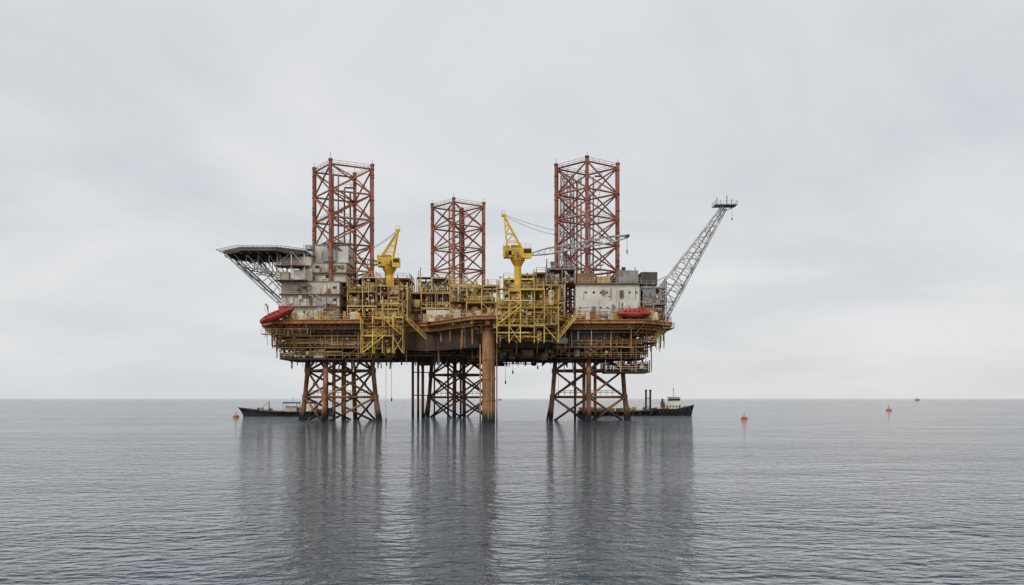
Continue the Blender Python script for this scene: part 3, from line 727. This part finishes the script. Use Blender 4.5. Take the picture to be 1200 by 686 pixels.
chop=mul(ridge(noise(0.30,2,0.8,1.2,0.15,0.5,0.4)),0.38)
chop2=mul(ridge(noise(0.8,2,0.85,1.15,-0.35,0.5,0.3)),0.27)
chop3=mul(noise(1.7,3,0.85,1.1,0.3,0.55,0.2),0.27)
rip=mul(noise(5.0,2,0.9,1.1,0.5,0.6),0.05)
patch=noise(0.02,3,0.5,1.6,0.1)
pr=N('ShaderNodeMapRange'); pr.inputs[1].default_value=0.35; pr.inputs[2].default_value=0.65; pr.inputs[3].default_value=0.65; pr.inputs[4].default_value=1.2; L(patch,pr.inputs[0])
hgt=addn(swell,mul(addn(addn(chop,chop3),addn(chop2,rip)),pr.outputs[0]))
bp=N('ShaderNodeBump'); bp.inputs['Strength'].default_value=1; bp.inputs['Distance'].default_value=1; L(hgt,bp.inputs['Height']); L(bp.outputs[0],p.inputs['Normal'])
p.inputs['Base Color'].default_value=(0.013,0.032,0.052,1); p.inputs['IOR'].default_value=1.333; p.inputs['Roughness'].default_value=0.05
me=bpy.data.meshes.new('sea'); S=40000
me.from_pydata([(-S,-S,0),(S,-S,0),(S,S,0),(-S,S,0)],[],[(0,1,2,3)]); me.materials.append(m)
o=bpy.data.objects.new('sea',me); scene.collection.objects.link(o)

# ------------------------------------------------------------------ world
w=bpy.data.worlds.new('World'); scene.world=w; w.use_nodes=True; nt=w.node_tree; nt.nodes.clear(); N=nt.nodes.new; L=nt.links.new
out=N('ShaderNodeOutputWorld'); mix=N('ShaderNodeMixShader'); b1=N('ShaderNodeBackground'); b2=N('ShaderNodeBackground')
EL=math.radians(46); AZ=math.radians(205)
sky=N('ShaderNodeTexSky'); sky.sky_type='NISHITA'; sky.sun_disc=False; sky.sun_elevation=EL; sky.sun_rotation=AZ
L(sky.outputs[0],b1.inputs[0]); b1.inputs[1].default_value=0.08
tc=N('ShaderNodeTexCoord'); sp=N('ShaderNodeSeparateXYZ'); L(tc.outputs['Generated'],sp.inputs[0])
mz=N('ShaderNodeMath'); mz.operation='MAXIMUM'; L(sp.outputs[2],mz.inputs[0]); mz.inputs[1].default_value=0.0
ad=N('ShaderNodeMath'); ad.operation='ADD'; L(mz.outputs[0],ad.inputs[0]); ad.inputs[1].default_value=0.2
dx=N('ShaderNodeMath'); dx.operation='DIVIDE'; L(sp.outputs[0],dx.inputs[0]); L(ad.outputs[0],dx.inputs[1])
dy=N('ShaderNodeMath'); dy.operation='DIVIDE'; L(sp.outputs[1],dy.inputs[0]); L(ad.outputs[0],dy.inputs[1])
cb=N('ShaderNodeCombineXYZ'); L(dx.outputs[0],cb.inputs[0]); L(dy.outputs[0],cb.inputs[1])
nz=N('ShaderNodeTexNoise'); nz.inputs['Scale'].default_value=0.9; nz.inputs['Detail'].default_value=7; nz.inputs['Roughness'].default_value=0.54; nz.inputs['Distortion'].default_value=0.6; L(cb.outputs[0],nz.inputs['Vector'])
cr=N('ShaderNodeValToRGB'); cr.color_ramp.elements[0].position=0.32; cr.color_ramp.elements[1].position=0.68
cr.color_ramp.elements[0].color=(0.625,0.665,0.70,1); cr.color_ramp.elements[1].color=(0.83,0.83,0.835,1); L(nz.outputs[0],cr.inputs[0])
hz=N('ShaderNodeMapRange'); hz.inputs[1].default_value=0.0; hz.inputs[2].default_value=0.12; hz.inputs[3].default_value=0.6; hz.inputs[4].default_value=0.0; L(mz.outputs[0],hz.inputs[0])
hx=N('ShaderNodeMapRange'); hx.inputs[1].default_value=-0.4; hx.inputs[2].default_value=0.4; L(sp.outputs[0],hx.inputs[0])
hc_=N('ShaderNodeMixRGB'); L(hx.outputs[0],hc_.inputs[0]); hc_.inputs[1].default_value=(0.66,0.70,0.74,1); hc_.inputs[2].default_value=(0.775,0.76,0.755,1)
mc=N('ShaderNodeMixRGB'); L(hz.outputs[0],mc.inputs[0]); L(cr.outputs[0],mc.inputs[1]); L(hc_.outputs[0],mc.inputs[2])
zk=N('ShaderNodeMapRange'); zk.inputs[1].default_value=0.42; zk.inputs[2].default_value=0.85; zk.inputs[3].default_value=1.0; zk.inputs[4].default_value=0.70; L(mz.outputs[0],zk.inputs[0])
L(zk.outputs[0],b2.inputs[1])
L(mc.outputs[0],b2.inputs[0])
mix.inputs[0].default_value=0.93; L(b1.outputs[0],mix.inputs[1]); L(b2.outputs[0],mix.inputs[2]); L(mix.outputs[0],out.inputs[0])

sd=bpy.data.lights.new('sun','SUN'); sd.energy=1.5; sd.angle=math.radians(22); sd.color=(1,0.96,0.90)
so=bpy.data.objects.new('sun',sd); scene.collection.objects.link(so)
dirv=Vector((math.sin(AZ)*math.cos(EL),math.cos(AZ)*math.cos(EL),math.sin(EL)))
so.rotation_euler=dirv.to_track_quat('Z','Y').to_euler()

# ------------------------------------------------------------------ camera
cd=bpy.data.cameras.new('camera'); cam=bpy.data.objects.new('camera',cd); scene.collection.objects.link(cam)
cam.location=(0,-233,5.2); cam.rotation_euler=(math.radians(90),0,0)
cd.sensor_width=36; cd.lens=35; cd.shift_y=124/1200; cd.clip_end=100000; cd.clip_start=0.5
scene.camera=cam
scene.view_settings.view_transform='Standard'; scene.view_settings.look='None'; scene.view_settings.exposure=0
